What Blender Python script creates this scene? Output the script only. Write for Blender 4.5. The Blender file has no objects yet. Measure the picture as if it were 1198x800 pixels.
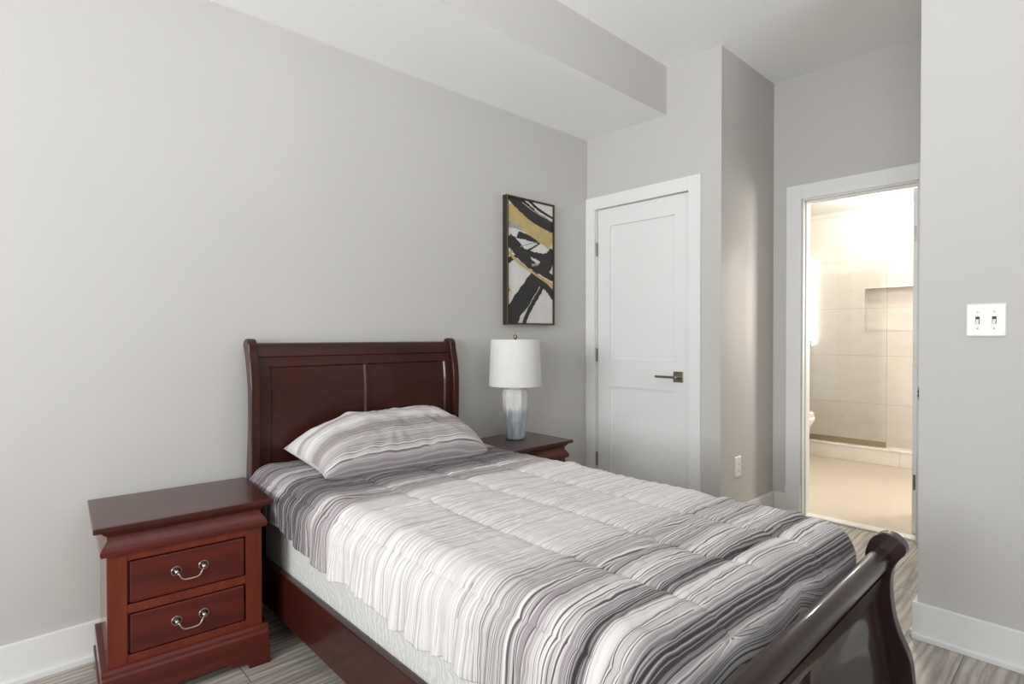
import bpy, bmesh, math, random
import numpy as np
from mathutils import Vector, Matrix

random.seed(7)
RNG = np.random.default_rng(11)
S = bpy.context.scene
COL = S.collection
R = math.radians

# ------------------------------------------------------------------ camera
cam_d = bpy.data.cameras.new('camera')
cam_d.sensor_fit = 'HORIZONTAL'
cam_d.sensor_width = 36.0
cam_d.lens = 36.0 * 653.1 / 1198.0
cam_d.clip_start = 0.05
cam = bpy.data.objects.new('camera', cam_d)
COL.objects.link(cam)
_F = Vector((0.6830973, 0.73025146, -0.01053)).normalized()
_R = Vector((0.73028379, -0.68314305, -0.00107567)).normalized()
_U = _R.cross(_F).normalized()
cam.matrix_world = Matrix(((_R.x, _U.x, -_F.x, -3.0761), (_R.y, _U.y, -_F.y, -2.51345),
                           (_R.z, _U.z, -_F.z, 1.16885), (0, 0, 0, 1)))
S.camera = cam

# ------------------------------------------------------------------ world, lights, exposure
S.view_settings.view_transform = 'Standard'
S.view_settings.look = 'None'
S.view_settings.exposure = 0.12
S.view_settings.gamma = 1.0
S.view_settings.use_curve_mapping = False
world = bpy.data.worlds.new('sky')
S.world = world
world.use_nodes = True
bg = world.node_tree.nodes['Background']
bg.inputs[0].default_value = (0.86, 0.93, 1.0, 1)
bg.inputs[1].default_value = 1.2


def area_light(name, loc, target, sx, sy, power, color, spread=180):
    d = bpy.data.lights.new(name, 'AREA')
    d.spread = math.radians(spread)
    d.shape = 'RECTANGLE'
    d.size, d.size_y = sx, sy
    d.energy = power
    d.color = color
    o = bpy.data.objects.new(name, d)
    COL.objects.link(o)
    o.location = loc
    o.rotation_euler = (Vector(target) - Vector(loc)).to_track_quat('-Z', 'Y').to_euler()
    return o


# daylight through the unseen left window; far and rear window lamps are added fill
area_light('daylight_left_window', (-5.68, -1.50, 1.50), (-2.4, 0.4, 1.4), 1.30, 1.40, 16, (0.97, 0.985, 1.0), 90)
area_light('skylight_left_window', (-5.68, -1.50, 1.50), (-0.5, -1.1, 2.0), 1.30, 1.40, 24, (0.97, 0.985, 1.0), 115)
area_light('far_window_fill', (-5.68, -3.30, 1.50), (0.0, -1.25, 1.75), 1.30, 1.40, 27, (0.97, 0.985, 1.0), 130)
area_light('rear_window_fill', (-2.65, -4.48, 1.50), (-1.8, -1.6, 4.4), 1.30, 1.40, 30, (0.97, 0.985, 1.0), 92)
# unseen warm fill added in the bathroom, spilling through the doorway onto the return
area_light('doorway_fill', (2.55, -2.55, 1.5), (0.3, -1.0, 1.3), 0.7, 0.9, 42, (1.0, 0.92, 0.81), 120)

ZC, ZS, SD = 2.835, 2.5386, 0.6307      # ceiling, soffit underside, soffit depth
XB = 0.733                              # bathroom wall plane
XR, YR = -0.457, -2.014                 # right wall plane, its near corner
YN = -0.987                             # closet return plane


# ------------------------------------------------------------------ helpers
def tag(o, label=None, cat=None, group=None, kind=None):
    if label: o['label'] = label
    if cat: o['category'] = cat
    if group: o['group'] = group
    if kind: o['kind'] = kind
    return o


def empty(name, loc, label, cat, rz=0.0, group=None):
    o = bpy.data.objects.new(name, None)
    o.empty_display_size = 0.1
    COL.objects.link(o)
    o.location = loc
    o.rotation_euler = (0, 0, rz)
    return tag(o, label, cat, group)


def link(name, me, mat, parent=None, smooth=False, bevel=0.0, seg=2, loc=None):
    mats = mat if isinstance(mat, (list, tuple)) else [mat]
    for m in mats:
        me.materials.append(m)
    o = bpy.data.objects.new(name, me)
    COL.objects.link(o)
    if parent is not None:
        o.parent = parent
    if loc is not None:
        o.location = loc
    if smooth:
        me.polygons.foreach_set('use_smooth', [True] * len(me.polygons))
    if bevel > 0:
        b = o.modifiers.new('bevel', 'BEVEL')
        b.width = bevel
        b.segments = seg
        b.limit_method = 'ANGLE'
        b.angle_limit = R(35)
        b.harden_normals = False
    return o


class MB:
    """collects shapes that become ONE mesh"""
    def __init__(self):
        self.v, self.f, self.m = [], [], []

    def add(self, vs, fs, mi=0):
        n = len(self.v)
        self.v += [tuple(p) for p in vs]
        self.f += [tuple(i + n for i in f) for f in fs]
        self.m += [mi] * len(fs)
        return self

    def box(self, x0, x1, y0, y1, z0, z1, mi=0):
        x0, x1 = min(x0, x1), max(x0, x1); y0, y1 = min(y0, y1), max(y0, y1); z0, z1 = min(z0, z1), max(z0, z1)
        vs = [(x0, y0, z0), (x1, y0, z0), (x1, y1, z0), (x0, y1, z0), (x0, y0, z1), (x1, y0, z1), (x1, y1, z1), (x0, y1, z1)]
        fs = [(0, 3, 2, 1), (4, 5, 6, 7), (0, 1, 5, 4), (1, 2, 6, 5), (2, 3, 7, 6), (3, 0, 4, 7)]
        return self.add(vs, fs, mi)

    def prism_x(self, prof, x0, x1, mi=0):      # prof: list of (y, z)
        n = len(prof)
        vs = [(x0, y, z) for y, z in prof] + [(x1, y, z) for y, z in prof]
        fs = [tuple(range(n)), tuple(range(2 * n - 1, n - 1, -1))]
        fs += [(i, i + n, (i + 1) % n + n, (i + 1) % n) for i in range(n)]
        return self.add(vs, fs, mi)

    def prism_y(self, prof, y0, y1, mi=0):      # prof: list of (x, z)
        n = len(prof)
        vs = [(x, y0, z) for x, z in prof] + [(x, y1, z) for x, z in prof]
        fs = [tuple(range(n)), tuple(range(2 * n - 1, n - 1, -1))]
        fs += [(i, i + n, (i + 1) % n + n, (i + 1) % n) for i in range(n)]
        return self.add(vs, fs, mi)

    def prism_z(self, prof, z0, z1, mi=0):      # prof: list of (x, y)
        n = len(prof)
        vs = [(x, y, z0) for x, y in prof] + [(x, y, z1) for x, y in prof]
        fs = [tuple(range(n)), tuple(range(2 * n - 1, n - 1, -1))]
        fs += [(i, i + n, (i + 1) % n + n, (i + 1) % n) for i in range(n)]
        return self.add(vs, fs, mi)

    def lathe(self, prof, n=32, c=(0, 0, 0), axis='z', mi=0):   # prof: (radius, height)
        vs, fs = [], []
        for r, h in prof:
            for k in range(n):
                a = 2 * math.pi * k / n
                p = (r * math.cos(a), r * math.sin(a), h)
                if axis == 'y': p = (p[0], -p[2], p[1])
                if axis == 'x': p = (-p[2], p[0], p[1])
                vs.append((p[0] + c[0], p[1] + c[1], p[2] + c[2]))
        for i in range(len(prof) - 1):
            for k in range(n):
                k2 = (k + 1) % n
                fs.append((i * n + k, i * n + k2, (i + 1) * n + k2, (i + 1) * n + k))
        if prof[0][0] > 1e-6: fs.append(tuple(range(n - 1, -1, -1)))
        if prof[-1][0] > 1e-6: fs.append(tuple((len(prof) - 1) * n + k for k in range(n)))
        return self.add(vs, fs, mi)

    def tube(self, pts, r, n=10, mi=0):
        pts = [Vector(p) for p in pts]
        rs = r if isinstance(r, (list, tuple)) else [r] * len(pts)
        vs, fs = [], []
        up = Vector((0.13, 0.31, 0.94)).normalized()
        for i, p in enumerate(pts):
            t = (pts[min(i + 1, len(pts) - 1)] - pts[max(i - 1, 0)]).normalized()
            a = t.cross(up)
            if a.length < 1e-4: a = t.cross(Vector((1, 0, 0)))
            a.normalize(); b = t.cross(a)
            for k in range(n):
                an = 2 * math.pi * k / n
                q = p + (a * math.cos(an) + b * math.sin(an)) * rs[i]
                vs.append(tuple(q))
        for i in range(len(pts) - 1):
            for k in range(n):
                k2 = (k + 1) % n
                fs.append((i * n + k, i * n + k2, (i + 1) * n + k2, (i + 1) * n + k))
        fs.append(tuple(range(n - 1, -1, -1)))
        fs.append(tuple((len(pts) - 1) * n + k for k in range(n)))
        return self.add(vs, fs, mi)

    def build(self, name, mat, parent=None, smooth=False, bevel=0.0, seg=2, merge=False, loc=None):
        me = bpy.data.meshes.new(name)
        me.from_pydata(self.v, [], self.f)
        me.polygons.foreach_set('material_index', self.m)
        bm = bmesh.new(); bm.from_mesh(me)
        if merge: bmesh.ops.remove_doubles(bm, verts=bm.verts, dist=1e-5)
        bmesh.ops.recalc_face_normals(bm, faces=bm.faces)
        bm.to_mesh(me); bm.free()
        return link(name, me, mat, parent, smooth, bevel, seg, loc)


def loft(rings):
    vs, fs = [], []
    n = len(rings[0])
    for r in rings: vs += r
    for i in range(len(rings) - 1):
        for k in range(n):
            fs.append((i * n + k, i * n + (k + 1) % n, (i + 1) * n + (k + 1) % n, (i + 1) * n + k))
    fs.append(tuple(range(n - 1, -1, -1))); fs.append(tuple((len(rings) - 1) * n + k for k in range(n)))
    return vs, fs


def auto_smooth(o, deg=35):
    me = o.data
    bm = bmesh.new(); bm.from_mesh(me)
    for e in bm.edges:
        if len(e.link_faces) == 2 and e.calc_face_angle(0) > R(deg):
            e.smooth = False
    for f in bm.faces: f.smooth = True
    bm.to_mesh(me); bm.free()
    return o


def grid_mesh(name, P, uv=None):
    """P: (n,m,3) array -> quad grid mesh"""
    n, m, _ = P.shape
    idx = np.arange(n * m).reshape(n, m)
    f = np.stack([idx[:-1, :-1], idx[1:, :-1], idx[1:, 1:], idx[:-1, 1:]], -1).reshape(-1, 4)
    me = bpy.data.meshes.new(name)
    me.from_pydata(P.reshape(-1, 3).tolist(), [], f.tolist())
    if uv is not None:
        l = me.uv_layers.new(name='cloth')
        flat = uv.reshape(-1, 2)[f.reshape(-1)]
        l.data.foreach_set('uv', flat.astype(np.float32).reshape(-1))
    return me


def copy_tree(o, parent=None):
    c = o.copy()
    COL.objects.link(c)
    if parent is not None: c.parent = parent
    for ch in list(o.children):
        copy_tree(ch, c)
    return c


# ------------------------------------------------------------------ materials
def nodes_of(name):
    m = bpy.data.materials.new(name)
    m.use_nodes = True
    nt = m.node_tree
    return m, nt, nt.nodes['Principled BSDF']


def N(nt, t, **kw):
    n = nt.nodes.new(t)
    for k, v in kw.items():
        setattr(n, k, v)
    return n


def L(nt, a, b):
    nt.links.new(a, b)


def mth(nt, op, a, b=None, c=None):
    n = N(nt, 'ShaderNodeMath', operation=op)
    for i, x in enumerate((a, b, c)):
        if x is None: continue
        if isinstance(x, (int, float)): n.inputs[i].default_value = x
        else: L(nt, x, n.inputs[i])
    return n.outputs[0]


def mix(nt, fac, a, b, blend='MIX'):
    n = N(nt, 'ShaderNodeMix', data_type='RGBA', blend_type=blend)
    for i, x in ((0, fac), (6, a), (7, b)):
        if isinstance(x, (int, float)): n.inputs[i].default_value = x
        elif isinstance(x, tuple): n.inputs[i].default_value = (*x, 1) if len(x) == 3 else x
        else: L(nt, x, n.inputs[i])
    return n.outputs[2]


def ramp(nt, fac, stops, interp='LINEAR'):
    n = N(nt, 'ShaderNodeValToRGB')
    n.color_ramp.interpolation = interp
    el = n.color_ramp.elements
    while len(el) > 1: el.remove(el[-1])
    for i, (p, c) in enumerate(stops):
        e = el[0] if i == 0 else el.new(p)
        e.position = p
        e.color = (*c, 1) if len(c) == 3 else c
    L(nt, fac, n.inputs[0])
    return n.outputs[0]


def noise(nt, vec, scale, detail=3, rough=0.5, dims='3D', w=None):
    n = N(nt, 'ShaderNodeTexNoise', noise_dimensions=dims)
    n.inputs['Scale'].default_value = scale
    n.inputs['Detail'].default_value = detail
    n.inputs['Roughness'].default_value = rough
    if vec is not None: L(nt, vec, n.inputs['Vector'])
    if w is not None: L(nt, w, n.inputs['W'])
    return n.outputs[0]


def mapping(nt, vec, scale=(1, 1, 1), rot=(0, 0, 0), loc=(0, 0, 0)):
    n = N(nt, 'ShaderNodeMapping')
    n.inputs['Scale'].default_value = scale
    n.inputs['Rotation'].default_value = rot
    n.inputs['Location'].default_value = loc
    L(nt, vec, n.inputs['Vector'])
    return n.outputs[0]


def bump(nt, bsdf, h, strength=0.2, dist=0.002):
    b = N(nt, 'ShaderNodeBump')
    b.inputs['Strength'].default_value = strength
    b.inputs['Distance'].default_value = dist
    L(nt, h, b.inputs['Height'])
    L(nt, b.outputs[0], bsdf.inputs['Normal'])


def coords(nt, kind='Object'):
    return N(nt, 'ShaderNodeTexCoord').outputs[kind]


def sr(r, g, b):
    """sRGB 0-255 -> linear"""
    return tuple(((c / 255 + 0.055) / 1.055) ** 2.4 if c / 255 > 0.04045 else c / 255 / 12.92 for c in (r, g, b))


def plain(name, col, rough=0.5, metal=0.0, coat=0.0, var=0.04, scale=6, bmp=0.0, spec=0.5):
    m, nt, b = nodes_of(name)
    c = coords(nt)
    n = noise(nt, c, scale, 4)
    lo = tuple(x * (1 - var) for x in col); hi = tuple(min(1, x * (1 + var)) for x in col)
    L(nt, ramp(nt, n, [(0.3, lo), (0.7, hi)]), b.inputs['Base Color'])
    b.inputs['Roughness'].default_value = rough
    b.inputs['Metallic'].default_value = metal
    b.inputs['Coat Weight'].default_value = coat
    b.inputs['Coat Roughness'].default_value = 0.08
    b.inputs['Specular IOR Level'].default_value = spec
    if bmp: bump(nt, b, noise(nt, c, 260, 3), bmp, 0.001)
    return m


M = {}
M['wall'] = plain('grey_wall_paint', sr(196, 193, 189), 0.55, var=0.012, scale=2, bmp=0.06)
M['ceil'] = plain('ceiling_paint', sr(251, 251, 250), 0.8, var=0.01, scale=2, bmp=0.05)
M['trim'] = plain('white_trim_paint', sr(229, 229, 227), 0.35, var=0.01, scale=3)
M['bathceil'] = plain('bathroom_ceiling_paint', sr(252, 251, 249), 0.8, var=0.01)
M['white_plastic'] = plain('white_plastic', sr(232, 232, 228), 0.3, var=0.01)
M['ceramic'] = plain('white_ceramic', sr(238, 236, 230), 0.12, var=0.01, coat=0.5)
M['slot'] = plain('dark_slot', sr(40, 38, 36), 0.6)
M['nickel'] = plain('brushed_nickel', sr(150, 142, 128), 0.32, 1.0, var=0.06, scale=40)
M['pewter'] = plain('antique_pewter', sr(74, 70, 64), 0.35, 1.0, var=0.25, scale=60)
M['silver'] = plain('worn_silver', sr(196, 190, 178), 0.28, 1.0, var=0.12, scale=60)
M['brass'] = plain('polished_brass', sr(168, 140, 88), 0.22, 1.0, var=0.05)
M['blackmetal'] = plain('black_metal', sr(28, 27, 26), 0.4, 0.6)
M['frame_dark'] = plain('dark_frame_wood', sr(40, 34, 28), 0.4)
M['frame_gold'] = plain('gold_frame_edge', sr(150, 128, 84), 0.35, 0.7)
M['paint_black'] = plain('black_paint', sr(45, 41, 40), 0.6, var=0.25, scale=30)
M['paint_gold'] = plain('gold_leaf_paint', sr(190, 168, 108), 0.5, var=0.14, scale=14)
M['paint_cream'] = plain('cream_paint', sr(214, 204, 178), 0.6, var=0.08, scale=14)
M['paint_grey'] = plain('grey_paint', sr(160, 156, 152), 0.6, var=0.15, scale=20)
M['canvas'] = plain('white_canvas_paint', sr(214, 211, 207), 0.7, var=0.05, scale=12, bmp=0.2)
M['channel'] = plain('bronze_channel', sr(150, 134, 108), 0.35, 0.5)


def mk_wood(name, dark, light, along, coat=0.8, rough=0.40):
    m, nt, b = nodes_of(name)
    c = coords(nt)
    sc = {'x': (1.2, 14, 14), 'y': (14, 1.2, 14), 'z': (14, 14, 1.2)}[along]
    v = mapping(nt, c, sc)
    n1 = noise(nt, v, 2.2, 6, 0.6)
    n2 = noise(nt, c, 3.0, 3)
    grain = noise(nt, mapping(nt, c, tuple(s * 6 for s in sc)), 3.0, 3, 0.6)
    base = ramp(nt, n1, [(0.28, dark), (0.72, light)])
    base = mix(nt, mth(nt, 'MULTIPLY', n2, 0.35), base, dark)
    base = mix(nt, mth(nt, 'MULTIPLY', mth(nt, 'GREATER_THAN', grain, 0.64), 0.12), base, tuple(x * 0.55 for x in dark))
    L(nt, base, b.inputs['Base Color'])
    b.inputs['Roughness'].default_value = rough
    b.inputs['Coat Weight'].default_value = coat
    b.inputs['Specular IOR Level'].default_value = 0.32
    b.inputs['Coat IOR'].default_value = 1.25
    b.inputs['Coat Roughness'].default_value = 0.06
    bump(nt, b, grain, 0.015, 0.001)
    return m


DK, LT = sr(86, 29, 13), sr(122, 46, 23)
M['wood_x'] = mk_wood('cherry_wood', sr(66, 21, 12), sr(102, 35, 20), 'x')
M['wood_z'] = mk_wood('cherry_wood_upright', sr(88, 33, 16), sr(124, 50, 26), 'z')
M['wood_top'] = mk_wood('cherry_wood_top', sr(54, 17, 12), sr(80, 27, 17), 'x')
M['wood_y'] = mk_wood('red_cherry_wood_rail', sr(42, 13, 9), sr(68, 23, 14), 'y')
M['wood_head'] = mk_wood('red_cherry_wood', sr(42, 13, 9), sr(68, 23, 14), 'x')
M['wood_shaded'] = mk_wood('shaded_cherry_wood', sr(30, 10, 8), sr(46, 16, 11), 'x')  # footboard copy of the bed cherry, its shade put into the colour
M['wood_shaded_z'] = mk_wood('shaded_cherry_wood_upright', sr(30, 10, 8), sr(46, 16, 11), 'z')  # same shade-darkened cherry for the footboard posts
M['wood_head_z'] = mk_wood('red_cherry_wood_upright', sr(42, 13, 9), sr(68, 23, 14), 'z')


def mk_floor():
    m, nt, b = nodes_of('grey_oak_planks')
    c = coords(nt)
    br = N(nt, 'ShaderNodeTexBrick')
    br.offset = 0.37
    br.inputs['Scale'].default_value = 1.0
    br.inputs['Brick Width'].default_value = 1.22
    br.inputs['Row Height'].default_value = 0.18
    br.inputs['Mortar Size'].default_value = 0.0016
    br.inputs['Bias'].default_value = 0.0
    br.inputs['Color1'].default_value = (0.0, 0.0, 0.0, 1)
    br.inputs['Color2'].default_value = (1, 1, 1, 1)
    br.inputs['Mortar'].default_value = (0.5, 0.5, 0.5, 1)
    L(nt, c, br.inputs['Vector'])
    off = N(nt, 'ShaderNodeVectorMath', operation='SCALE')
    L(nt, br.outputs['Color'], off.inputs[0]); off.inputs['Scale'].default_value = 9.0
    add = N(nt, 'ShaderNodeVectorMath', operation='ADD')
    L(nt, c, add.inputs[0]); L(nt, off.outputs[0], add.inputs[1])
    warp = noise(nt, mapping(nt, add.outputs[0], (1.2, 5, 1)), 1.6, 3)
    g = noise(nt, mapping(nt, add.outputs[0], (1.0, 13, 1)), 2.4, 7, 0.62)
    w = N(nt, 'ShaderNodeTexWave', wave_type='BANDS', bands_direction='Y')
    w.inputs['Scale'].default_value = 7.0
    w.inputs['Distortion'].default_value = 9.0
    w.inputs['Detail'].default_value = 3.0
    w.inputs['Detail Scale'].default_value = 0.7
    L(nt, mapping(nt, add.outputs[0], (0.35, 1.6, 1)), w.inputs['Vector'])
    col = ramp(nt, g, [(0.28, sr(88, 80, 72)), (0.42, sr(158, 149, 138)), (0.58, sr(196, 188, 178)), (0.8, sr(216, 211, 203))])
    col = mix(nt, mth(nt, 'MULTIPLY', mth(nt, 'POWER', w.outputs['Fac'], 2.0), 0.45), col, sr(92, 86, 79))
    col = mix(nt, mth(nt, 'MULTIPLY', warp, 0.25), col, sr(150, 142, 132))
    col = mix(nt, mth(nt, 'MULTIPLY', br.outputs['Fac'], 0.8), col, sr(56, 52, 48))
    L(nt, col, b.inputs['Base Color'])
    b.inputs['Roughness'].default_value = 0.42
    bump(nt, b, g, 0.12, 0.001)
    return m


M['floor'] = mk_floor()


def mk_tile(name, col, var, tw, th, axes, grout, rough=0.25, off=0.0):
    """large tiles; axes picks which object axes run across and up the tile"""
    m, nt, b = nodes_of(name)
    c = coords(nt)
    sp = N(nt, 'ShaderNodeSeparateXYZ'); L(nt, c, sp.inputs[0])
    cb = N(nt, 'ShaderNodeCombineXYZ')
    L(nt, sp.outputs[axes[0]], cb.inputs[0]); L(nt, sp.outputs[axes[1]], cb.inputs[1])
    br = N(nt, 'ShaderNodeTexBrick')
    br.offset = off
    br.inputs['Scale'].default_value = 1.0
    br.inputs['Brick Width'].default_value = tw
    br.inputs['Row Height'].default_value = th
    br.inputs['Mortar Size'].default_value = 0.002
    L(nt, mapping(nt, cb.outputs[0], loc=(0.06, 0.04, 0)), br.inputs['Vector'])
    n = noise(nt, mapping(nt, c, (2, 2, 5)), 2.5, 6, 0.6)
    base = ramp(nt, n, [(0.3, tuple(x * (1 - var) for x in col)), (0.7, col)])
    base = mix(nt, mth(nt, 'MULTIPLY', br.outputs['Fac'], 0.8), base, grout)
    L(nt, base, b.inputs['Base Color'])
    b.inputs['Roughness'].default_value = rough
    return m


M['tile_wall'] = mk_tile('beige_wall_tile', sr(236, 228, 218), 0.08, 1.2, 0.5, (1, 2), sr(188, 174, 158))
M['tile_side'] = mk_tile('beige_side_tile', sr(236, 228, 218), 0.08, 1.2, 0.5, (0, 2), sr(188, 174, 158))
M['tile_floor'] = mk_tile('cream_floor_tile', sr(200, 188, 170), 0.05, 1.2, 0.6, (0, 1), sr(196, 180, 156), 0.3)


def mk_glass(name, tint=(1, 1, 1), rough=0.0):
    m, nt, b = nodes_of(name)
    b.inputs['Base Color'].default_value = (*tint, 1)
    b.inputs['Transmission Weight'].default_value = 1.0
    b.inputs['Roughness'].default_value = rough
    b.inputs['IOR'].default_value = 1.45
    return m


M['glass'] = mk_glass('clear_glass', (0.97, 0.99, 0.98))


def mk_pane(name):
    m, nt, b = nodes_of(name)
    t = N(nt, 'ShaderNodeBsdfTransparent'); t.inputs[0].default_value = (0.96, 0.98, 0.98, 1)
    b.inputs['Base Color'].default_value = (0.9, 0.95, 0.95, 1); b.inputs['Roughness'].default_value = 0.02
    mx = N(nt, 'ShaderNodeMixShader'); mx.inputs[0].default_value = 0.07
    L(nt, t.outputs[0], mx.inputs[1]); L(nt, b.outputs[0], mx.inputs[2])
    L(nt, mx.outputs[0], nt.nodes['Material Output'].inputs[0])
    return m


M['window_glass'] = mk_pane('window_glass')


def mk_emit(name, col, s):
    m, nt, b = nodes_of(name)
    b.inputs['Base Color'].default_value = (*col, 1)
    b.inputs['Emission Color'].default_value = (*col, 1)
    b.inputs['Emission Strength'].default_value = s
    return m


M['lamp_glow'] = mk_emit('lit_diffuser', (1.0, 0.93, 0.82), 12)
M['reflection_glow'] = mk_emit('reflected_mirror_glow', (1.0, 0.98, 0.94), 5)  # glow of a mirror reflection, modelled as an emitter


def mk_stripes(name, stops, length, seed=0.0, dark_amt=None, light_amt=0.35):
    """woven stripes: colour runs along the cloth's own v coordinate (metres)"""
    m, nt, b = nodes_of(name)
    uv = coords(nt, 'UV')
    sp = N(nt, 'ShaderNodeSeparateXYZ'); L(nt, uv, sp.inputs[0])
    v0 = sp.outputs[1]
    wob = noise(nt, mapping(nt, uv, (2.6, 1.2, 1), loc=(seed, 0, 0)), 1.6, 1)
    v = mth(nt, 'ADD', v0, mth(nt, 'MULTIPLY', mth(nt, 'SUBTRACT', wob, 0.5), 0.008))
    vn = mth(nt, 'DIVIDE', v, length)
    col = ramp(nt, vn, [(p / length, c) for p, c in stops])
    vs = mth(nt, 'ADD', v, seed)
    nA = noise(nt, None, 26.0, 2, 0.6, '1D', vs)         # medium bands
    nB = noise(nt, None, 95.0, 2, 0.6, '1D', vs)         # narrow stripes
    nC = noise(nt, None, 210.0, 1, 0.5, '1D', vs)        # thread lines
    # dash the thread lines a little along the stripe
    dash = noise(nt, mapping(nt, uv, (5.0, 160.0, 1)), 1.0, 2)
    dk = ramp(nt, vn, [(p / length, (a, a, a)) for p, a in (dark_amt or [(0, 0.4), (length, 0.4)])])
    bw = N(nt, 'ShaderNodeRGBToBW'); L(nt, col, bw.inputs[0])
    pale = mth(nt, 'MINIMUM', mth(nt, 'ADD', mth(nt, 'MULTIPLY', bw.outputs[0], 1.3), 0.3), 1.0)
    # mauve-grey medium bands
    sA = ramp(nt, nA, [(0.53, (0, 0, 0)), (0.57, (1, 1, 1))])
    col = mix(nt, mth(nt, 'MULTIPLY', mth(nt, 'MULTIPLY', sA, dk), 0.6), col, sr(140, 127, 132))
    # light stripes
    sB = ramp(nt, nB, [(0.54, (0, 0, 0)), (0.58, (1, 1, 1))])
    col = mix(nt, mth(nt, 'MULTIPLY', mth(nt, 'MULTIPLY', sB, light_amt), pale), col, sr(226, 222, 219))
    # dark thin lines
    sC = ramp(nt, nC, [(0.38, (1, 1, 1)), (0.42, (0, 0, 0))])
    sC = mth(nt, 'MULTIPLY', sC, mth(nt, 'GREATER_THAN', dash, 0.38))
    col = mix(nt, mth(nt, 'MULTIPLY', sC, mth(nt, 'MINIMUM', mth(nt, 'MULTIPLY', dk, 1.3), 0.9)), col, sr(48, 42, 45))
    # white pin lines
    sW = ramp(nt, nC, [(0.60, (0, 0, 0)), (0.64, (1, 1, 1))])
    col = mix(nt, mth(nt, 'MULTIPLY', mth(nt, 'MULTIPLY', sW, 0.6), pale), col, sr(230, 226, 223))
    L(nt, col, b.inputs['Base Color'])
    b.inputs['Roughness'].default_value = 0.85
    b.inputs['Specular IOR Level'].default_value = 0.2
    b.inputs['Sheen Weight'].default_value = 0.1
    h = noise(nt, mapping(nt, uv, (90, 420, 1)), 1.0, 2)
    bump(nt, b, h, 0.25, 0.0015)
    return m


WH, LG, MG, MV, DM, CH = sr(212, 208, 205), sr(188, 184, 182), sr(150, 145, 144), sr(150, 139, 142), sr(100, 90, 95), sr(62, 54, 58)
comf_stops = [(0.0, DM), (0.29, DM), (0.325, MV), (0.345, WH), (0.362, DM), (0.42, MV), (0.435, LG), (0.45, DM), (0.49, CH), (0.66, CH), (0.70, DM), (0.745, MG), (0.762, WH), (0.782, MV),
              (0.865, MV), (0.882, WH), (1.54, WH), (1.64, LG), (1.69, MG), (1.70, LG), (1.75, MV), (1.80, WH), (1.845, MV), (1.868, MG), (1.874, CH), (1.897, CH),
              (1.904, WH), (1.960, LG), (1.972, MG), (1.990, CH), (2.022, CH), (2.036, LG)]
comf_dark = [(0.0, 0.55), (0.60, 0.7), (0.84, 0.55), (0.90, 0.27), (1.55, 0.27), (1.66, 0.6), (2.3, 0.7)]
M['comforter'] = mk_stripes('striped_comforter_cloth', comf_stops, 2.5, 0.0, comf_dark, 0.6)
pil_stops = [(0.0, MV), (0.03, LG), (0.06, MG), (0.09, LG), (0.12, MV), (0.17, MV), (0.20, LG), (0.25, WH), (0.30, LG), (0.33, MV), (0.35, WH), (0.42, WH), (0.44, MV), (0.46, LG), (0.50, MV), (0.53, LG), (0.60, WH), (0.9, LG)]
M['pillow'] = mk_stripes('striped_pillow_cloth', pil_stops, 1.0, 3.7, [(0, 0.5), (0.2, 0.5), (0.24, 0.2), (1, 0.3)], 0.3)


def mk_damask():
    m, nt, b = nodes_of('grey_damask_ticking')
    c = coords(nt)
    n = noise(nt, c, 16, 4, 0.6)
    sw = N(nt, 'ShaderNodeTexWave', wave_type='RINGS')
    sw.inputs['Scale'].default_value = 16.0
    sw.inputs['Distortion'].default_value = 14.0
    sw.inputs['Detail'].default_value = 2.0
    L(nt, c, sw.inputs['Vector'])
    L(nt, mix(nt, ramp(nt, sw.outputs['Fac'], [(0.45, (0, 0, 0)), (0.55, (1, 1, 1))]), sr(206, 206, 201), sr(216, 216, 211)), b.inputs['Base Color'])
    b.inputs['Roughness'].default_value = 0.6
    bump(nt, b, mth(nt, 'ADD', n, sw.outputs['Fac']), 0.5, 0.003)
    return m


M['damask'] = mk_damask()


def mk_glaze():
    """white drip glaze running over blue-grey glaze"""
    m, nt, b = nodes_of('drip_glaze')
    c = coords(nt)
    sp = N(nt, 'ShaderNodeSeparateXYZ'); L(nt, c, sp.inputs[0])
    ang = mth(nt, 'ARCTAN2', sp.outputs[1], sp.outputs[0])
    cb = N(nt, 'ShaderNodeCombineXYZ')
    L(nt, mth(nt, 'MULTIPLY', ang, 5.0), cb.inputs[0])
    L(nt, mth(nt, 'MULTIPLY', sp.outputs[2], 3.0), cb.inputs[1])
    drip = noise(nt, cb.outputs[0], 2.0, 3, 0.6)
    lim = mth(nt, 'SUBTRACT', 0.235, mth(nt, 'MULTIPLY', drip, 0.16))
    f = mth(nt, 'MULTIPLY', mth(nt, 'SUBTRACT', sp.outputs[2], lim), 45.0)
    n = noise(nt, mapping(nt, c, (30, 30, 6)), 2.0, 4)
    low = ramp(nt, n, [(0.3, sr(140, 150, 154)), (0.7, sr(190, 199, 201))])
    hi = ramp(nt, n, [(0.3, sr(206, 205, 200)), (0.7, sr(226, 225, 220))])
    cl = N(nt, 'ShaderNodeClamp'); L(nt, f, cl.inputs[0])
    L(nt, mix(nt, cl.outputs[0], low, hi), b.inputs['Base Color'])
    b.inputs['Roughness'].default_value = 0.22
    b.inputs['Coat Weight'].default_value = 0.5
    return m


M['glaze'] = mk_glaze()


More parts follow.
